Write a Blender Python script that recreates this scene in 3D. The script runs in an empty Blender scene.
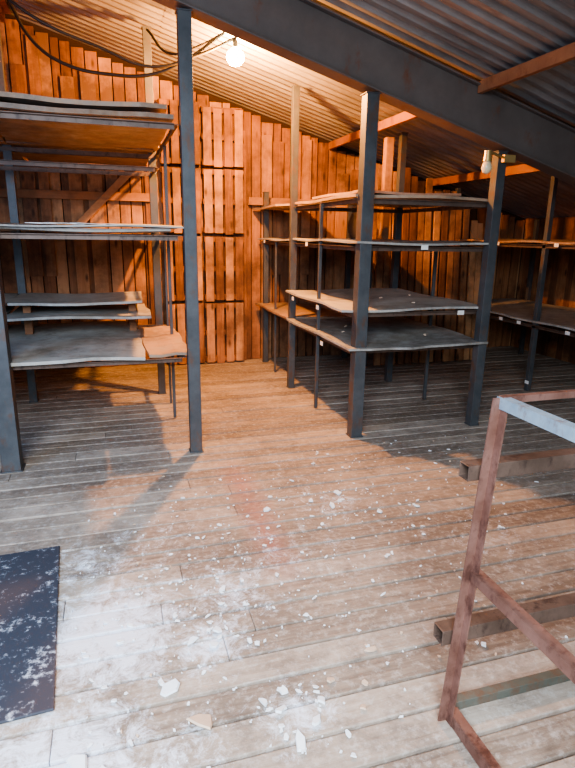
import bpy, bmesh, math, random
from mathutils import Vector, Matrix, Euler
random.seed(7)
S=bpy.context.scene
COL=S.collection

# ---------------------------------------------------------------- materials
def newmat(name):
    m=bpy.data.materials.new(name); m.use_nodes=True
    nt=m.node_tree; b=nt.nodes['Principled BSDF']
    return m,nt,b
def N(nt,t,**k):
    n=nt.nodes.new(t)
    for a,v in k.items(): setattr(n,a,v)
    return n
def L(nt,a,b): nt.links.new(a,b)
def ramp(nt,fac,stops):
    r=N(nt,'ShaderNodeValToRGB'); e=r.color_ramp.elements
    e[0].position=stops[0][0]; e[0].color=(*stops[0][1],1)
    e[1].position=stops[-1][0]; e[1].color=(*stops[-1][1],1)
    for p,c in stops[1:-1]:
        x=e.new(p); x.color=(*c,1)
    L(nt,fac,r.inputs[0]); return r.outputs[0]
def mix(nt,fac,a,b,mode='MIX'):
    m=N(nt,'ShaderNodeMix',data_type='RGBA',blend_type=mode)
    for i,v in ((0,fac),(6,a),(7,b)):
        if isinstance(v,(int,float)): m.inputs[i].default_value=v
        elif isinstance(v,tuple): m.inputs[i].default_value=(*v,1)
        else: L(nt,v,m.inputs[i])
    return m.outputs[2]
def mth(nt,op,a,b=None,clamp=False):
    m=N(nt,'ShaderNodeMath',operation=op,use_clamp=clamp)
    for i,v in ((0,a),(1,b)):
        if v is None: continue
        if isinstance(v,(int,float)): m.inputs[i].default_value=v
        else: L(nt,v,m.inputs[i])
    return m.outputs[0]
def noise(nt,scale,sc=(1,1,1),det=6,rough=.6,dist=0):
    tc=N(nt,'ShaderNodeTexCoord'); mp=N(nt,'ShaderNodeMapping')
    mp.inputs['Scale'].default_value=sc
    L(nt,tc.outputs['Object'],mp.inputs[0])
    n=N(nt,'ShaderNodeTexNoise'); n.inputs['Scale'].default_value=scale
    n.inputs['Detail'].default_value=det; n.inputs['Roughness'].default_value=rough
    n.inputs['Distortion'].default_value=dist
    L(nt,mp.outputs[0],n.inputs['Vector']); return n.outputs[0]
def tint(nt):
    a=N(nt,'ShaderNodeAttribute',attribute_name='tint'); return a.outputs['Fac']
def bump(nt,b,h,s=.3,d=.01):
    n=N(nt,'ShaderNodeBump'); n.inputs['Strength'].default_value=s; n.inputs['Distance'].default_value=d
    L(nt,h,n.inputs['Height']); L(nt,n.outputs[0],b.inputs['Normal'])

def wood(name,c0,c1,c2,axis,rough=.75,dark=.5,knots=True,dust=None):
    m,nt,b=newmat(name)
    sc=[14,14,14]; sc[axis]=.9
    g=noise(nt,2.2,tuple(sc),8,.65,.6)
    t=tint(nt)
    f=mth(nt,'ADD',mth(nt,'MULTIPLY',g,.65),mth(nt,'MULTIPLY',t,.6))
    c=ramp(nt,f,[(.22,c0),(.52,c1),(.92,c2)])
    bl=noise(nt,1.6,(1,1,1),6,.65)
    c=mix(nt,ramp(nt,bl,[(.40,(dark,)*3),(.6,(0,0,0))]),c,tuple(x*.35 for x in c0))
    if knots:
        tc=N(nt,'ShaderNodeTexCoord'); mp=N(nt,'ShaderNodeMapping')
        s2=[7,7,7]; s2[axis]=2.5; mp.inputs['Scale'].default_value=s2
        L(nt,tc.outputs['Object'],mp.inputs[0])
        v=N(nt,'ShaderNodeTexVoronoi'); v.inputs['Scale'].default_value=1.0
        L(nt,mp.outputs[0],v.inputs['Vector'])
        c=mix(nt,ramp(nt,v.outputs['Distance'],[(.06,(.8,)*3),(.17,(0,0,0))]),c,tuple(x*.25 for x in c0))
    if dust:
        dn=noise(nt,7,(1,1,1),8,.75)
        c=mix(nt,ramp(nt,dn,[(.42,(0,0,0)),(.68,(.8,)*3)]),c,dust)
        d2=noise(nt,3.3,(1,1,1),9,.8,.4)
        c=mix(nt,ramp(nt,d2,[(.36,(.6,)*3),(.52,(0,0,0))]),c,(.12,.10,.08))
    L(nt,c,b.inputs['Base Color']); b.inputs['Roughness'].default_value=rough
    bump(nt,b,g,.35,.006); return m

M_wall=wood('wall_wood',(.13,.05,.022),(.38,.165,.07),(.62,.33,.16),2,dark=.75)
M_wallx=wood('wall_wood_h',(.18,.075,.03),(.40,.18,.08),(.54,.28,.13),0)
M_sheet=wood('shelf_sheet',(.22,.20,.175),(.35,.325,.28),(.48,.44,.38),0,.65,.4,False,(.46,.46,.44))
M_sheetb=wood('shelf_brown',(.20,.10,.055),(.36,.21,.12),(.50,.32,.2),0,.65,.4,False,(.36,.29,.23))

def floor_mat():
    m,nt,b=newmat('floor_planks')
    g=noise(nt,2.4,(1.0,16,10),8,.65,.5); t=tint(nt)
    f=mth(nt,'ADD',mth(nt,'MULTIPLY',g,.8),mth(nt,'MULTIPLY',t,.3))
    c=ramp(nt,f,[(.3,(.17,.13,.10)),(.54,(.35,.285,.225)),(.84,(.53,.45,.375))])
    st=noise(nt,1.5,(1,1,1),8,.72)
    c=mix(nt,ramp(nt,st,[(.36,(.65,)*3),(.6,(0,0,0))]),c,(.13,.10,.08))
    st2=noise(nt,5,(1,1,1),8,.8)
    c=mix(nt,ramp(nt,st2,[(.3,(.75,)*3),(.5,(0,0,0))]),c,(.11,.088,.07))
    grit=noise(nt,26,(1,1,1),6,.75)
    c=mix(nt,ramp(nt,grit,[(.5,(0,0,0)),(.7,(.6,)*3)]),c,(.55,.53,.50))
    tc=N(nt,'ShaderNodeTexCoord')
    sx=N(nt,'ShaderNodeSeparateXYZ'); L(nt,tc.outputs['Object'],sx.inputs[0])
    dx=mth(nt,'SUBTRACT',1,mth(nt,'DIVIDE',mth(nt,'ABSOLUTE',mth(nt,'SUBTRACT',sx.outputs[0],.73)),.15),True)
    dy=mth(nt,'SUBTRACT',1,mth(nt,'DIVIDE',mth(nt,'ABSOLUTE',mth(nt,'SUBTRACT',sx.outputs[1],3.0)),.85),True)
    rs=mth(nt,'MULTIPLY',mth(nt,'MULTIPLY',dx,mth(nt,'MULTIPLY',dy,2,True)),mth(nt,'MULTIPLY',noise(nt,6,(1,1,1),6,.7),.9),True)
    c=mix(nt,rs,c,(.34,.10,.08))
    tot=None
    for (x,y,r,w) in [(-.12,2.1,.55,1.0),(.28,1.92,.3,.7),(.52,1.5,.22,.7),(.46,2.25,.4,.6),(1.25,2.95,.45,.4),(-.25,1.5,.45,1.),(.1,2.75,.5,.35),(.75,2.5,.7,.3),(1.9,2.4,.6,.3),(.1,1.45,.35,.5),(1.1,3.6,.6,.2),(-.2,2.6,.5,.5)]:
        d=N(nt,'ShaderNodeVectorMath',operation='DISTANCE'); L(nt,tc.outputs['Object'],d.inputs[0]); d.inputs[1].default_value=(x,y,0)
        k=mth(nt,'MULTIPLY',mth(nt,'SUBTRACT',1,mth(nt,'DIVIDE',d.outputs['Value'],r),True),w)
        tot=k if tot is None else mth(nt,'MAXIMUM',tot,k)
    dn=noise(nt,11,(1,1,1),10,.85,.6)
    mask=mth(nt,'ADD',mth(nt,'MULTIPLY',tot,.34),dn)
    mk=ramp(nt,mask,[(.61,(0,0,0)),(.77,(.88,)*3)])
    c=mix(nt,mk,c,(.72,.78,.88))
    L(nt,c,b.inputs['Base Color']); b.inputs['Roughness'].default_value=.7
    bump(nt,b,mth(nt,'ADD',g,mth(nt,'MULTIPLY',grit,.5)),.5,.008); return m
M_floor=floor_mat()

def metal(name,c0,c1,rust=(.16,.06,.03),amt=.45,met=.4,rough=.5,scale=5):
    m,nt,b=newmat(name)
    n=noise(nt,scale,(1,1,1),8,.7)
    c=ramp(nt,n,[(.3,c0),(.7,c1)])
    n2=noise(nt,scale*2.3,(1,1,.5),8,.7)
    c=mix(nt,ramp(nt,n2,[(.62-amt*.3,(0,0,0)),(.72-amt*.2,(.9,)*3)]),c,rust)
    L(nt,c,b.inputs['Base Color']); b.inputs['Metallic'].default_value=met
    b.inputs['Roughness'].default_value=rough; bump(nt,b,n2,.2,.003); return m
M_post=metal('post_paint',(.05,.055,.06),(.10,.105,.11),(.12,.06,.035),amt=.3,met=.2,rough=.5)
M_beam=metal('beam_paint',(.10,.08,.07),(.16,.13,.115),amt=.2,met=.1,rough=.55,scale=2)
M_rust=metal('rust',(.15,.07,.05),(.27,.15,.12),(.09,.04,.03),.4,.4,.55,9)
M_rustdark=metal('rust_dark',(.09,.06,.045),(.17,.115,.09),(.05,.03,.025),.3,.3,.5,9)
M_blue=metal('blue_steel',(.20,.28,.36),(.36,.46,.54),(.2,.10,.07),.35,.3,.45,7)
M_green=metal('green_steel',(.08,.09,.075),(.15,.15,.125),(.14,.08,.05),.5,.2,.6,7)
M_purlin=metal('purlin_rust',(.28,.11,.05),(.42,.19,.09),(.2,.07,.03),.3,.1,.7,4)
def roof_mat():
    m,nt,b=newmat('galvanised_roof')
    n=noise(nt,1.5,(1,6,1),7,.65); n2=noise(nt,5,(.5,2,1),7,.7)
    c=ramp(nt,n,[(.3,(.20,.20,.20)),(.7,(.42,.42,.42))])
    c=mix(nt,ramp(nt,n2,[(.52,(0,0,0)),(.74,(.6,)*3)]),c,(.20,.15,.12))
    L(nt,c,b.inputs['Base Color']); b.inputs['Metallic'].default_value=.5; b.inputs['Roughness'].default_value=.4
    return m
M_roof=roof_mat()
def plain(name,c,rough=.7,met=0):
    m,nt,b=newmat(name)
    n=noise(nt,20,(1,1,1),6,.7)
    L(nt,mix(nt,n,tuple(x*.75 for x in c),tuple(min(1,x*1.2) for x in c)),b.inputs['Base Color'])
    b.inputs['Roughness'].default_value=rough; b.inputs['Metallic'].default_value=met; return m
M_cable=plain('cable_black',(.03,.025,.02),.5)
M_plaster=plain('plaster_white',(.76,.81,.87),.85)
M_tan=plain('plaster_tan',(.6,.45,.33),.85)
M_label=plain('paper_label',(.8,.78,.74),.8)
M_dark=plain('dark_fabric',(.05,.04,.04),.9)
M_back=plain('dark_backing',(.04,.02,.01),.9)
M_brass=plain('brass',(.55,.38,.15),.4,.6)
def mat_mat():
    m,nt,b=newmat('mat_rubber_dusty')
    n=noise(nt,30,(1,1,1),8,.8); n2=noise(nt,5,(1,1,1),5,.7)
    f=mth(nt,'ADD',n,mth(nt,'MULTIPLY',n2,.5))
    c=ramp(nt,f,[(.80,(.04,.045,.06)),(.93,(.5,.54,.62))])
    L(nt,c,b.inputs['Base Color']); b.inputs['Roughness'].default_value=.6; bump(nt,b,n,.4,.004); return m
M_mat=mat_mat()
def emis(name,c,s):
    m,nt,b=newmat(name); b.inputs['Base Color'].default_value=(1,.9,.7,1)
    b.inputs['Emission Color'].default_value=(*c,1); b.inputs['Emission Strength'].default_value=s; return m
M_bulb=emis('bulb_glow',(1,.74,.38),200)
M_glass=plain('bulb_glass',(.9,.7,.45),.2)

# ---------------------------------------------------------------- mesh builder
class MB:
    def __init__(s): s.bm=bmesh.new(); s.t=s.bm.faces.layers.float.new('tint')
    def box(s,x0,x1,y0,y1,z0,z1,rot=None,t=None,jit=0):
        c=Vector(((x0+x1)/2,(y0+y1)/2,(z0+z1)/2)); h=Vector(((x1-x0)/2,(y1-y0)/2,(z1-z0)/2))
        R=Euler(rot).to_matrix() if rot else Matrix.Identity(3)
        t=random.random() if t is None else t
        vs=[s.bm.verts.new(c+R@Vector((i*h.x+random.uniform(-jit,jit),j*h.y+random.uniform(-jit,jit),k*h.z))) for i in(-1,1) for j in(-1,1) for k in(-1,1)]
        for f in((0,1,3,2),(4,6,7,5),(0,4,5,1),(2,3,7,6),(0,2,6,4),(1,5,7,3)):
            q=s.bm.faces.new([vs[i] for i in f]); q[s.t]=t
    def sheet(s,x0,x1,y0,y1,z,th,rag=.018,sag=.014):
        nx=max(3,int((x1-x0)/.16)); ny=max(3,int((y1-y0)/.2)); t=random.random()
        ph=random.random()*6; rz=random.uniform(-.01,.01); cx,cy=(x0+x1)/2,(y0+y1)/2
        off={}
        for i in range(nx+1):
            for j in range(ny+1):
                ox=random.uniform(-rag,rag) if i in(0,nx) else 0
                oy=random.uniform(-rag,rag) if j in(0,ny) else 0
                off[i,j]=(ox,oy,sag*math.sin(math.pi*i/nx*2+ph)*.5+sag*.5*math.cos(j*1.3+ph))
        V=[[[None]*(ny+1) for _ in range(nx+1)] for k in(0,1)]
        for k in(0,1):
            for i in range(nx+1):
                for j in range(ny+1):
                    x=x0+(x1-x0)*i/nx; y=y0+(y1-y0)*j/ny; o=off[i,j]
                    V[k][i][j]=s.bm.verts.new((x+o[0]-(y-cy)*rz,y+o[1]+(x-cx)*rz,z+sag+o[2]+k*th))
        for i in range(nx):
            for j in range(ny):
                for k in(0,1):
                    f=s.bm.faces.new((V[k][i][j],V[k][i+1][j],V[k][i+1][j+1],V[k][i][j+1])); f[s.t]=t
        for i in range(nx):
            for j in (0,ny): s.bm.faces.new((V[0][i][j],V[0][i+1][j],V[1][i+1][j],V[1][i][j]))[s.t]=t
        for j in range(ny):
            for i in (0,nx): s.bm.faces.new((V[0][i][j],V[0][i][j+1],V[1][i][j+1],V[1][i][j]))[s.t]=t
    def tube(s,p0,p1,w,h=None,wall=.004,up=(0,0,1)):
        h=h or w; p0=Vector(p0);p1=Vector(p1); d=(p1-p0).normalized(); u=Vector(up)
        if abs(d.dot(u))>.95: u=Vector((0,1,0))
        r=d.cross(u).normalized(); u=r.cross(d).normalized(); t=random.random()
        rings=[]
        for p in(p0,p1):
            for k in(0,wall):
                rings.append([s.bm.verts.new(p+r*(a*(w/2-k))+u*(b*(h/2-k))) for a,b in((-1,-1),(1,-1),(1,1),(-1,1))])
        def br(A,B):
            for i in range(4):
                j=(i+1)%4; q=s.bm.faces.new((A[i],A[j],B[j],B[i])); q[s.t]=t
        br(rings[0],rings[2]); br(rings[3],rings[1]); br(rings[1],rings[0]); br(rings[2],rings[3])
    def angle(s,p0,p1,w,th=.006,flip=1,up=(0,0,1)):
        p0=Vector(p0);p1=Vector(p1); d=(p1-p0).normalized(); u=Vector(up)
        if abs(d.dot(u))>.95: u=Vector((0,1,0))
        r=d.cross(u).normalized()*flip; u=r.cross(d).normalized()*flip
        prof=[(0,0),(w,0),(w,-th),(th,-th),(th,-w),(0,-w)]
        A=[s.bm.verts.new(p0+r*a+u*b) for a,b in prof]; B=[s.bm.verts.new(p1+r*a+u*b) for a,b in prof]
        for i in range(6):
            j=(i+1)%6; s.bm.faces.new((A[i],A[j],B[j],B[i]))
        s.bm.faces.new(A[::-1]); s.bm.faces.new(B)
    def chip(s,x,y,z,r,th,t=None):
        n=random.randint(5,8); a0=random.random()*6; tilt=Euler((random.uniform(-.25,.25),random.uniform(-.25,.25),0)).to_matrix()
        t=random.random() if t is None else t
        el=random.uniform(.4,.9)
        P=[]
        for i in range(n):
            a=a0+i*6.283/n+random.uniform(-.35,.35); q=r*random.uniform(.5,1.15)
            P.append((math.cos(a)*q,math.sin(a)*q*el))
        rz=Matrix.Rotation(random.random()*6,3,'Z'); c=Vector((x,y,z+th*.5+r*.12))
        lo=[s.bm.verts.new(c+rz@(tilt@Vector((p[0],p[1],-th/2)))) for p in P]
        hi=[s.bm.verts.new(c+rz@(tilt@Vector((p[0]*.88,p[1]*.88,th/2)))) for p in P]
        for i in range(n):
            j=(i+1)%n; s.bm.faces.new((lo[i],lo[j],hi[j],hi[i]))[s.t]=t
        s.bm.faces.new(lo[::-1])[s.t]=t; s.bm.faces.new(hi)[s.t]=t
    def cyl(s,p0,p1,r0,r1=None,n=16):
        r1=r0 if r1 is None else r1; p0=Vector(p0);p1=Vector(p1); d=(p1-p0).normalized()
        u=Vector((0,0,1)) if abs(d.z)<.9 else Vector((1,0,0)); a=d.cross(u).normalized(); b=d.cross(a)
        A=[s.bm.verts.new(p0+(a*math.cos(i*6.2832/n)+b*math.sin(i*6.2832/n))*r0) for i in range(n)]
        B=[s.bm.verts.new(p1+(a*math.cos(i*6.2832/n)+b*math.sin(i*6.2832/n))*r1) for i in range(n)]
        for i in range(n):
            j=(i+1)%n; s.bm.faces.new((A[i],A[j],B[j],B[i]))
        s.bm.faces.new(A[::-1]); s.bm.faces.new(B)
    def lathe(s,c,prof,n=20):
        rings=[[s.bm.verts.new((c[0]+r*math.cos(i*6.2832/n),c[1]+r*math.sin(i*6.2832/n),c[2]+z)) for i in range(n)] for r,z in prof]
        for A,B in zip(rings,rings[1:]):
            for i in range(n):
                j=(i+1)%n; f=s.bm.faces.new((A[i],A[j],B[j],B[i])); f.smooth=True
        s.bm.faces.new(rings[0][::-1]); s.bm.faces.new(rings[-1])
    def done(s,name,mat,parent=None,bevel=0):
        bmesh.ops.recalc_face_normals(s.bm,faces=s.bm.faces[:])
        me=bpy.data.meshes.new(name); s.bm.to_mesh(me); s.bm.free()
        o=bpy.data.objects.new(name,me); COL.objects.link(o); me.materials.append(mat)
        if parent: o.parent=parent
        if bevel:
            b=o.modifiers.new('bevel','BEVEL'); b.width=bevel; b.segments=2; b.limit_method='ANGLE'
        return o
def empty(name):
    o=bpy.data.objects.new(name,None); COL.objects.link(o); return o

def roofz(a): return 3.2-.28*(a-1.04)
XL,XR,YB,YF=-3.0,5.8,7.1,-1.6

# ---------------------------------------------------------------- floor
m=MB(); y=YF; pw=.142
m.box(XL-.05,XR+.05,YF,YB+.05,-.06,-.03,t=.2)
while y<YB:
    w=pw*random.uniform(.94,1.06); x=XL-random.random()*2
    while x<XR:
        l=random.uniform(2.8,4.8); z=random.uniform(-.005,0)
        x0=max(x,XL-.04); x1=min(x+l,XR+.04)
        if x1>x0: m.box(x0+.001,x1-.001,y+.005,min(y+w-.008,YB+.04),-.032,z,rot=(0,0,random.uniform(-.0006,.0006)))
        x+=l
    y+=w
m.done('floor',M_floor,bevel=.004)

# ---------------------------------------------------------------- walls
def boards_x(mb,x0,x1,yb,zf,wmin=.09,wmax=.16,gap=.012,z0=0):
    x=x0
    while x<x1:
        w=random.uniform(wmin,wmax); w=min(w,x1-x)
        if w<.02: break
        d=random.uniform(0,.02)
        mb.box(x+gap/2,x+w-gap/2,yb-.025-d,yb-d,z0,zf(x+w)-random.uniform(0,.03))
        x+=w
m=MB()
boards_x(m,XL,XR,YB+.03,roofz)
x=XL
while x<XR-.2:
    w=random.uniform(.10,.17)
    if random.random()<.6 and not(.45<x<1.5): m.box(x,x+w,YB-.045,YB-.018,random.choice([0,0,.4,1.1]),roofz(x+w)-random.uniform(.02,.5),rot=(0,random.uniform(-.006,.006),0))
    x+=w+random.uniform(0,.08)
WB=m.done('wall_back',M_wall,bevel=.003)
m=MB()
m.bm.faces.new([m.bm.verts.new(v) for v in [(XL-.06,YB+.04,-.03),(XR+.06,YB+.04,-.03),(XR+.06,YB+.04,roofz(XR)+.08),(XL-.06,YB+.04,roofz(XL)+.1)]])
m.done('light_seal_panel',M_back,WB)  # dark panel added behind the boards to stop light through the gaps
m=MB()
for z in (1.95,2.55):
    m.box(XL,.4 if z>2.4 else .5,YB-.09,YB-.045,z,z+.09)
m.box(1.65,XR-1,YB-.09,YB-.045,1.95,2.04)
m.done('trim_1',M_wallx,bevel=.003)
# diagonal board added in place of a shadow edge on the back wall
m=MB(); ln=math.hypot(.95,.95)
m.box(.03-ln/2,.03+ln/2,YB-.115,YB-.091,2.03-.04,2.03+.04,rot=(0,-math.radians(45),0),t=.8)
m.done('shadow_edge_board',M_wallx,bevel=.003)
m=MB(); y=YF
while y<YB:
    w=random.uniform(.1,.17); w=min(w,YB-y); m.box(XL-.03,XL-.005,y+.002,y+w-.002,0,roofz(XL)+.03); y+=w+.001
m.box(XL-.05,XL-.03,YF,YB+.05,-.03,roofz(XL)+.02,t=0)
m.done('wall_left',M_wall)
m=MB(); y=YF
while y<YB:
    w=random.uniform(.1,.17); w=min(w,YB-y); m.box(XR+.005,XR+.03,y+.002,y+w-.002,0,roofz(XR)+.02,t=random.random()*.5); y+=w+.001
m.box(XR+.03,XR+.05,YF,YB+.05,-.03,roofz(XR)+.02,t=0)
m.done('wall_right',M_wall)

def pallet(x0,w,z0,h,yb):
    m=MB(); n=max(3,round(w/.115)); s=w/n
    for k in (0.03,.46,.9):
        m.box(x0,x0+w,yb-.095,yb-.02,z0+h*k,z0+h*k+.06,t=.1)
    for i in range(n):
        m.box(x0+i*s+.013,x0+(i+1)*s-.013,yb-.117,yb-.096,z0+random.uniform(0,.02),z0+h-random.uniform(0.01,.03))
        m.box(x0+i*s+.013,x0+(i+1)*s-.013,yb-.019,yb-.001,z0,z0+h,t=0)
    m.done('wooden_pallet',M_wall,bevel=.003)
for (x0,w) in ((.60,.47),(1.08,.50)):
    z=0.002
    for h in (.78,.80,.76,.70):
        if z+h>roofz(x0+w)-.03: h=roofz(x0+w)-.04-z
        pallet(x0+random.uniform(0,.005),w-.006,z,h,YB-.05); z+=h+.004

# ---------------------------------------------------------------- corrugated ceiling
bm=bmesh.new(); per=.13; prof=[(0,0),(.32,0),(.5,.028),(.82,.028)]
rows=[]; y=YF
xs=[XL,0.6,0.6,3.2,3.2,XR+.1]
while y<YB+.1:
    for p,h in prof:
        rows.append((y+p*per,h))
    y+=per
for si in range(3):
    xa,xb=xs[si*2]-.05,xs[si*2+1]+.08; off=-.004*si
    prev=None
    for yy,h in rows:
        v=[bm.verts.new((xx,yy,roofz(xx)+h+off+.03)) for xx in (xa,(xa+xb)/2,xb)]
        if prev:
            bm.faces.new((prev[0],prev[1],v[1],v[0])); bm.faces.new((prev[1],prev[2],v[2],v[1]))
        prev=v
me=bpy.data.meshes.new('ceiling'); bm.to_mesh(me); bm.free(); o=bpy.data.objects.new('ceiling',me); COL.objects.link(o); me.materials.append(M_roof)
sm=o.modifiers.new('s','SOLIDIFY'); sm.thickness=.002

m=MB()
def slab(m,x0,x1,y0,y1,dt,db):
    vs=[m.bm.verts.new(v) for v in [(x0,y0,roofz(x0)-db),(x1,y0,roofz(x1)-db),(x1,y1,roofz(x1)-db),(x0,y1,roofz(x0)-db),(x0,y0,roofz(x0)-dt),(x1,y0,roofz(x1)-dt),(x1,y1,roofz(x1)-dt),(x0,y1,roofz(x0)-dt)]]
    for f in((0,1,2,3),(4,5,6,7),(0,1,5,4),(1,2,6,5),(2,3,7,6),(3,0,4,7)): m.bm.faces.new([vs[i] for i in f])
slab(m,XL,XR,3.98,4.06,.05,.37)
slab(m,XL,XR,3.94,4.10,.37,.385)
slab(m,XL,XR,3.94,4.10,.035,.05)
m.done('roof_beam',M_beam,bevel=.004)
for a in (2.7,4.1,-.9):
    m=MB(); z=roofz(a)-.005
    m.angle((a,YF,z),(a,3.97,z),.08,.008); m.angle((a,4.07,z),(a,YB-.06,z),.08,.008)
    m.box(a-.02,a+.02,YF,3.97,z-.09,z-.012); m.box(a-.02,a+.02,4.07,YB-.06,z-.09,z-.012)
    m.done('roof_purlin',M_purlin)

# ---------------------------------------------------------------- racks
def sheets(parent,spec,base='shelf'):
    for i,(x0,x1,y0,y1,z,t,mat) in enumerate(spec):
        m=MB(); n=max(1,round((x1-x0)/1.25)); w=(x1-x0)/n
        for k in range(n):
            m.sheet(x0+k*w+.004,x0+(k+1)*w-.004,y0+random.uniform(-.03,.02),y1+random.uniform(-.02,.02),z+k*.001,t)
        m.done('%s_%d'%(base,i+1),mat,parent)
def frame_rails(parent,levels,xa,xb,ya,yb,w=.035):
    m=MB()
    for z in levels:
        for yy,f in((ya,1),(yb,-1)):
            m.angle((xa,yy,z),(xb,yy,z),w,.005,f)
        for xx,f in((xa,-1),(xb,1)):
            m.angle((xx,ya,z),(xx,yb,z),w,.005,f)
    m.done('rails',M_rustdark,parent)
def posts(parent,lst):
    for i,(x,y,z1,w) in enumerate(lst):
        m=MB()
        m.tube((x,y,.008),(x,y,z1),w,w,.005)
        if w>.05:
            m.box(x-w*.6,x+w*.6,y-w*.6,y+w*.6,.001,.009)
            m.box(x-w*.6,x+w*.6,y-w*.6,y+w*.6,z1-.008,z1)
        m.done('post_%d'%(i+1),M_post,parent,bevel=.003)
def labels(parent,lst):
    m=MB()
    for (x,y,z,ax) in lst:
        if ax=='x': m.box(x,x+.06,y-.002,y,z-.035,z)
        else: m.box(x-.002,x,y,y+.06,z-.035,z)
    m.done('price_labels',M_label,parent)

R=empty('storage_rack')
zb=lambda a: roofz(a)-.387
posts(R,[(.53,4.02,zb(.56),.085),(-.74,4.0,zb(-.7),.12),(.42,5.70,roofz(.45)-.02,.07),(-.8,5.70,roofz(-.8)-.02,.07),(-2.0,4.0,zb(-2),.09),(-2.0,5.7,roofz(-2)-.02,.07),(.46,4.85,2.27,.025),(.47,5.3,1.58,.02)])
frame_rails(R,[2.30,1.585,.72],-2.0,.45,4.08,5.66)
frame_rails(R,[2.30,1.585],-2.0,.45,5.74,6.92)
frame_rails(R,[2.14],-2.0,.40,5.2,5.66)
sheets(R,[(-2.0,.46,4.03,5.68,2.30,.028,M_sheetb),(-2.0,.44,5.5,6.93,2.30,.02,M_sheetb),(-2.0,.42,4.06,5.6,2.36,.028,M_sheetb),
 (-2.0,.42,4.05,5.68,1.59,.02,M_sheet),(-2.0,.42,5.68,6.93,1.59,.02,M_sheet),(-.75,.54,4.0,4.9,1.625,.010,M_sheet),
 (-2.0,.20,4.0,5.66,.725,.022,M_sheet),(.20,.52,4.08,5.3,.722,.022,M_sheetb),(-2.0,.3,4.75,5.66,.90,.02,M_sheet),(-1.9,.25,4.95,5.68,1.0,.02,M_sheet)])
m=MB()
for x in (-1.9,-.7,.15): 
    for yy in (5.15,5.55): m.box(x-.03,x+.03,yy-.04,yy+.04,.755,.905,t=.1); m.box(x-.03,x+.03,yy-.04,yy+.04,.93,1.005,t=.1)
m.done('spacer_blocks',M_wallx,R)
m=MB()
for k in range(7):
    x=random.uniform(-.6,.3); m.box(x,x+random.uniform(.10,.2),4.0,4.15,1.648+k*.0005,1.651+k*.0005,rot=(0.02*random.random(),0.03,random.uniform(-.4,.4)))
m.done('papers',M_label,R)

R=empty('storage_rack')
posts(R,[(1.84,4.02,zb(1.87),.095),(2.97,4.02,zb(3.02),.08),(1.78,5.6,roofz(1.8)-.02,.065),(2.95,5.6,roofz(3)-.02,.065),(1.84,6.9,2.1,.06),(2.95,6.9,2.1,.06),
 (1.78,4.8,1.88,.028),(2.95,4.8,1.52,.028),(1.80,6.3,1.52,.022),(3.0,6.3,1.52,.022)])
frame_rails(R,[1.875,1.525,1.01,.715],1.80,2.98,4.08,5.56)
frame_rails(R,[1.525,.715],1.82,2.98,5.64,6.9)
sheets(R,[(1.78,2.98,4.05,5.62,1.88,.022,M_sheetb),(1.76,2.98,4.0,5.6,1.53,.016,M_sheet),(1.78,2.96,5.6,7.0,1.53,.016,M_sheet),
 (1.70,3.0,4.05,5.55,1.015,.018,M_sheet),(1.72,3.0,3.96,5.55,.72,.018,M_sheet),(1.72,2.98,5.6,7.0,.72,.02,M_sheetb),(1.95,2.9,4.4,5.5,1.925,.02,M_sheetb),(1.70,2.4,6.0,7.0,1.88,.02,M_sheetb)])
labels(R,[(1.75,6.6,1.54,'y'),(1.73,5.0,1.54,'y'),(1.67,5.2,1.02,'y'),(1.67,4.5,1.02,'y'),(2.3,3.96,1.54,'x'),(2.7,3.99,1.02,'x'),(1.68,4.4,.725,'y')])
m=MB()
for k in range(14):
    x=3.05+k*.11+random.uniform(0,.03); m.box(x,x+.08,6.3,6.33,0.03,roofz(x)-random.uniform(.12,.5),rot=(random.uniform(-.08,-.05),0,0))
m.done('leaning_planks',M_wall,R,bevel=.002)
m=MB(); m.box(2.82,2.90,5.7,5.78,1.57,2.6); m.done('timber_post',M_wall,R)
m=MB()
for (x,y,z) in ((1.9,4.3,1.06),(2.3,4.6,1.06),(2.6,4.3,.765),(2.1,4.9,.765),(2.4,4.2,1.06),(1.95,4.6,.765),(2.7,4.8,1.06)):
    m.chip(x,y,z,random.uniform(.015,.035),.008)
m.done('shelf_debris',M_tan,R)
def bag(name,c,s,mat,parent):
    bm=bmesh.new(); bmesh.ops.create_icosphere(bm,subdivisions=3,radius=1)
    for v in bm.verts:
        f=1+.12*math.sin(v.co.x*5+c[0])+.1*math.cos(v.co.y*6+c[1]*3)+random.uniform(-.03,.03)
        v.co=Vector((v.co.x*s[0]*f,v.co.y*s[1]*f,max(v.co.z,-.75)*s[2]*f))
        v.co+=Vector(c)
    for f in bm.faces: f.smooth=True
    me=bpy.data.meshes.new(name); bm.to_mesh(me); bm.free(); o=bpy.data.objects.new(name,me); COL.objects.link(o); me.materials.append(mat); o.parent=parent
bag('sack_1',(2.75,6.2,1.70),(.12,.14,.17),M_dark,R)

R=empty('storage_rack')
posts(R,[(4.24,4.84,roofz(4.24)-.1,.05),(4.24,6.5,roofz(4.24)-.1,.05),(4.24,3.2,roofz(4.24)-.1,.05),(5.5,4.84,roofz(5.5)-.1,.05),(5.5,6.5,roofz(5.5)-.1,.05),(5.5,3.2,roofz(5.5)-.1,.05)])
frame_rails(R,[1.545,.725],4.22,5.5,2.9,6.8)
sheets(R,[(4.2,5.5,2.9,6.8,1.55,.02,M_sheetb),(4.2,5.5,2.9,6.8,.73,.02,M_sheet)])
labels(R,[(4.18,5.0,.74,'y'),(4.18,4.3,.74,'y'),(4.18,5.3,.74,'y'),(4.18,5.5,1.56,'y'),(4.18,4.6,1.56,'y'),(4.212,4.8,.12,'y')])

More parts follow.
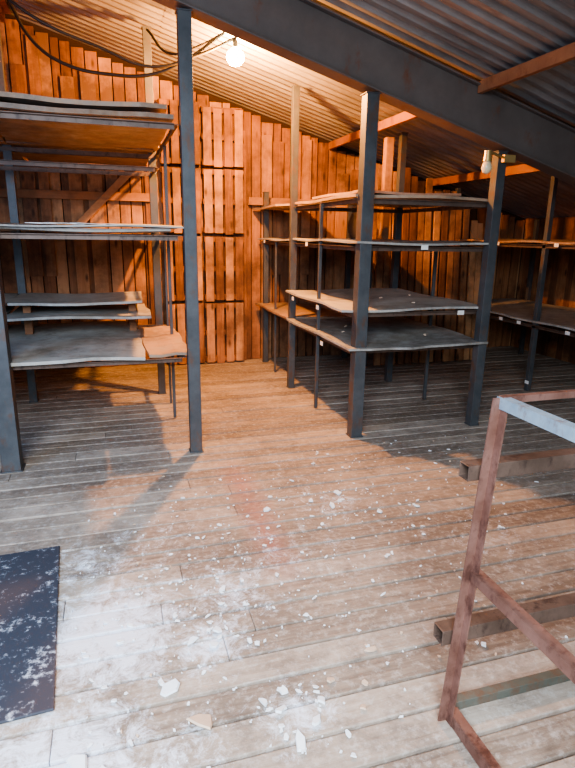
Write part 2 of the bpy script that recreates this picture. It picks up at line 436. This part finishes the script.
# ---------------------------------------------------------------- steel frame in the foreground
F=empty('steel_frame')
x0,y0,x1,y1=1.005,1.33,1.8,.55
m=MB()
m.angle((x0,y0,.0),(x0+.075,y0,1.145),.034,.005,1)
m.angle((x1,y0,.0),(x1+.075,y0,1.145),.034,.005,1)
m.angle((x0,y1,.0),(x0+.075,y1,1.145),.034,.005,-1)
m.angle((x1,y1,.0),(x1+.075,y1,1.145),.034,.005,-1)
m.done('legs',M_rust,F)
m=MB()
m.tube((x0+.07,y0,1.14),(x1+.075,y0,1.14),.020); m.tube((x0+.075,y1,1.14),(x1+.075,y1,1.14),.020)
m.angle((x0+.025,y0,.58),(x0+.035,y1,.56),.036,.005,-1)
m.angle((x0-.002,y0,.04),(x0-.002,y1,.04),.04,.005,-1)
m.angle((x1+.025,y0,.58),(x1+.035,y1,.56),.036,.005,1)
m.done('rails_rust',M_rust,F)
m=MB(); m.tube((x0+.08,y0+.01,1.13),(x0+.085,y1,1.13),.034); m.tube((x1+.075,y0,1.13),(x1+.075,y1,1.13),.034); m.done('rails_blue',M_blue,F)
m=MB(); m.tube((x0-.0,y0+.045,.90),(x1,y0+.045,.90),.05); m.tube((x0-.035,y0+.045,.315),(x1,y0+.045,.315),.055); m.done('rails_tube',M_rustdark,F,bevel=.002)
m=MB(); m.tube((x0+.01,y0+.03,.025),(x1,y0+.03,.025),.035); m.done('rail_bottom',M_green,F,bevel=.002)

# ---------------------------------------------------------------- mat and debris
m=MB(); m.box(-1.15,-.315,1.71,2.82,.001,.012,rot=(0,0,.06)); m.done('rubber_mat',M_mat,bevel=.004)
cl=[(-.05,2.1,.25,80),(.28,1.92,.18,50),(.52,1.5,.10,40),(.46,2.25,.25,60),(1.25,2.95,.3,50),(-.1,1.5,.2,30),(.6,2.7,.6,110),(.9,2.0,.6,110),(1.8,2.8,.6,60),(1.2,3.3,.5,60),(.2,2.9,.4,40),(2.3,3.2,.6,40)]
m=MB()
for cx,cy,r,n in cl:
    for _ in range(n):
        x,y=random.gauss(cx,r),random.gauss(cy,r)
        if y<1.2 or y>3.85 or x<-.27 or(x>.93 and x<1.1 and y<1.4): continue
        s=random.choice([.003,.004,.004,.006,.007,.009,.012,.017])
        m.chip(x,y,0.0,s,random.uniform(.002,.006))
for (x,y,s) in [(.11,1.72,.045),(.08,1.76,.025),(.49,1.38,.04),(.57,1.44,.035),(.47,1.52,.03),(.5,1.6,.022),(.42,1.57,.025),(1.7,2.75,.035),(1.45,2.75,.028),(1.35,1.6,.022),(-.2,1.5,.06),(-.12,1.44,.04),(.62,1.52,.02),(.3,1.9,.025),(.22,1.95,.03),(.33,1.98,.025),(1.9,2.95,.02),(.5,2.3,.025),(.4,2.25,.03),(1.2,2.9,.04),(1.1,3.0,.025),(.8,2.95,.025),(1.3,3.05,.03)]:
    m.chip(x,y,0,s,.008)
D=m.done('plaster_debris',M_plaster)
m=MB()
for (x,y,s) in [(.2,1.55,.05),(.68,1.6,.022),(.9,1.7,.03),(.75,1.45,.018),(1.5,3.4,.02),(.8,1.55,.018)]+[(random.uniform(-.2,2.5),random.uniform(1.5,3.8),.009) for _ in range(60)]:
    m.chip(x,y,0,s,.006)
m.done('brick_chips',M_tan,D)

# ---------------------------------------------------------------- bulb + wiring
B=empty('hanging_light_bulb'); bx,by,bz=1.09,5.1,3.03
m=MB(); m.lathe((bx,by,bz),[(.004,-.078),(.040,-.068),(.068,-.038),(.076,-.005),(.064,.026),(.036,.052),(.018,.064)]); m.done('glass',M_bulb,B)
m=MB(); m.cyl((bx,by,bz+.055),(bx,by,bz+.115),.021); m.cyl((bx,by,bz+.115),(bx,by,roofz(bx)+.02),.006); m.done('socket',M_cable,B)
l=bpy.data.lights.new('bulb_lamp','POINT'); l.energy=600; l.color=(1,.39,.09); l.shadow_soft_size=.04
o=bpy.data.objects.new('bulb_lamp',l); COL.objects.link(o); o.location=(bx,by,bz-.14); o.parent=B
def cable(name,pts,r=.007,parent=None):
    c=bpy.data.curves.new(name,'CURVE'); c.dimensions='3D'; c.bevel_depth=r
    s=c.splines.new('BEZIER'); s.bezier_points.add(len(pts)-1)
    for p,q in zip(s.bezier_points,pts): p.co=q; p.handle_left_type=p.handle_right_type='AUTO'
    c.materials.append(M_cable); o=bpy.data.objects.new(name,c); COL.objects.link(o); o.parent=parent
W=empty('electric_wiring')
cable('cable_1',[(-.69,5.72,3.46),(-.5,5.55,3.1),(-.27,5.43,2.93),(.1,5.3,2.85),(.43,5.2,2.86),(.7,5.15,2.98),(.97,5.13,3.18)],.014,W)
cable('cable_2',[(-.9,5.3,3.5),(-.4,5.2,3.15),(0,5.2,3.02),(.4,5.15,2.9),(.8,5.12,3.02),(1.1,5.11,3.17)],.012,W)
cable('cable_3',[(.42,5.6,3.3),(.6,5.3,3.05),(.8,5.2,3.1),(1.0,5.1,3.19)],.011,W)
P=empty('wall_lamp')
m=MB(); m.cyl((3.0,3.965,2.20),(2.76,3.88,2.23),.010); m.cyl((2.76,3.88,2.235),(2.76,3.88,2.16),.026,.034); m.box(2.95,3.05,3.93,3.97,2.17,2.225); m.done('bracket',M_brass,P)
m=MB(); m.lathe((2.76,3.88,2.115),[(.004,-.045),(.028,-.034),(.040,-.005),(.034,.025),(.022,.048)]); m.done('glass',M_glass,P)

# ---------------------------------------------------------------- daylight from the open end behind, added side fill
def area(name,loc,target,sx,sy,e,c,sp=180):
    l=bpy.data.lights.new(name,'AREA'); l.shape='RECTANGLE'; l.size=sx; l.size_y=sy; l.energy=e; l.color=c
    l.spread=math.radians(sp)
    o=bpy.data.objects.new(name,l); COL.objects.link(o); o.location=loc
    o.rotation_euler=(Vector(target)-Vector(loc)).to_track_quat('-Z','Y').to_euler()
area('doorway_daylight',(-.6,-1.0,2.6),(.1,1.8,0),1.8,1.4,185,(.80,.89,1),110)
area('side_fill_blue',(-2.6,1.6,2.1),(-.6,4.4,.3),1.2,1.6,85,(.32,.56,1))  # blue lamp added inside the left wall for the bluish haze; no opening
w=bpy.data.worlds.new('world'); S.world=w; w.use_nodes=True
w.node_tree.nodes['Background'].inputs[0].default_value=(.50,.78,.92,1); w.node_tree.nodes['Background'].inputs[1].default_value=.5

# ---------------------------------------------------------------- camera
cd=bpy.data.cameras.new('camera'); cam=bpy.data.objects.new('camera',cd); COL.objects.link(cam)
cd.sensor_fit='VERTICAL'; cd.sensor_height=36; cd.lens=26.25; cd.clip_start=.02
cam.matrix_world=Matrix.Translation((0,0,1.6))@Matrix.Rotation(math.radians(-17.3),4,'Z')@Matrix.Rotation(math.radians(90-14.9),4,'X')@Matrix.Rotation(math.radians(.9),4,'Z')
S.camera=cam
S.view_settings.view_transform='AgX'
try: S.view_settings.look='AgX - Medium High Contrast'
except Exception as e: print(e)
S.view_settings.exposure=.0
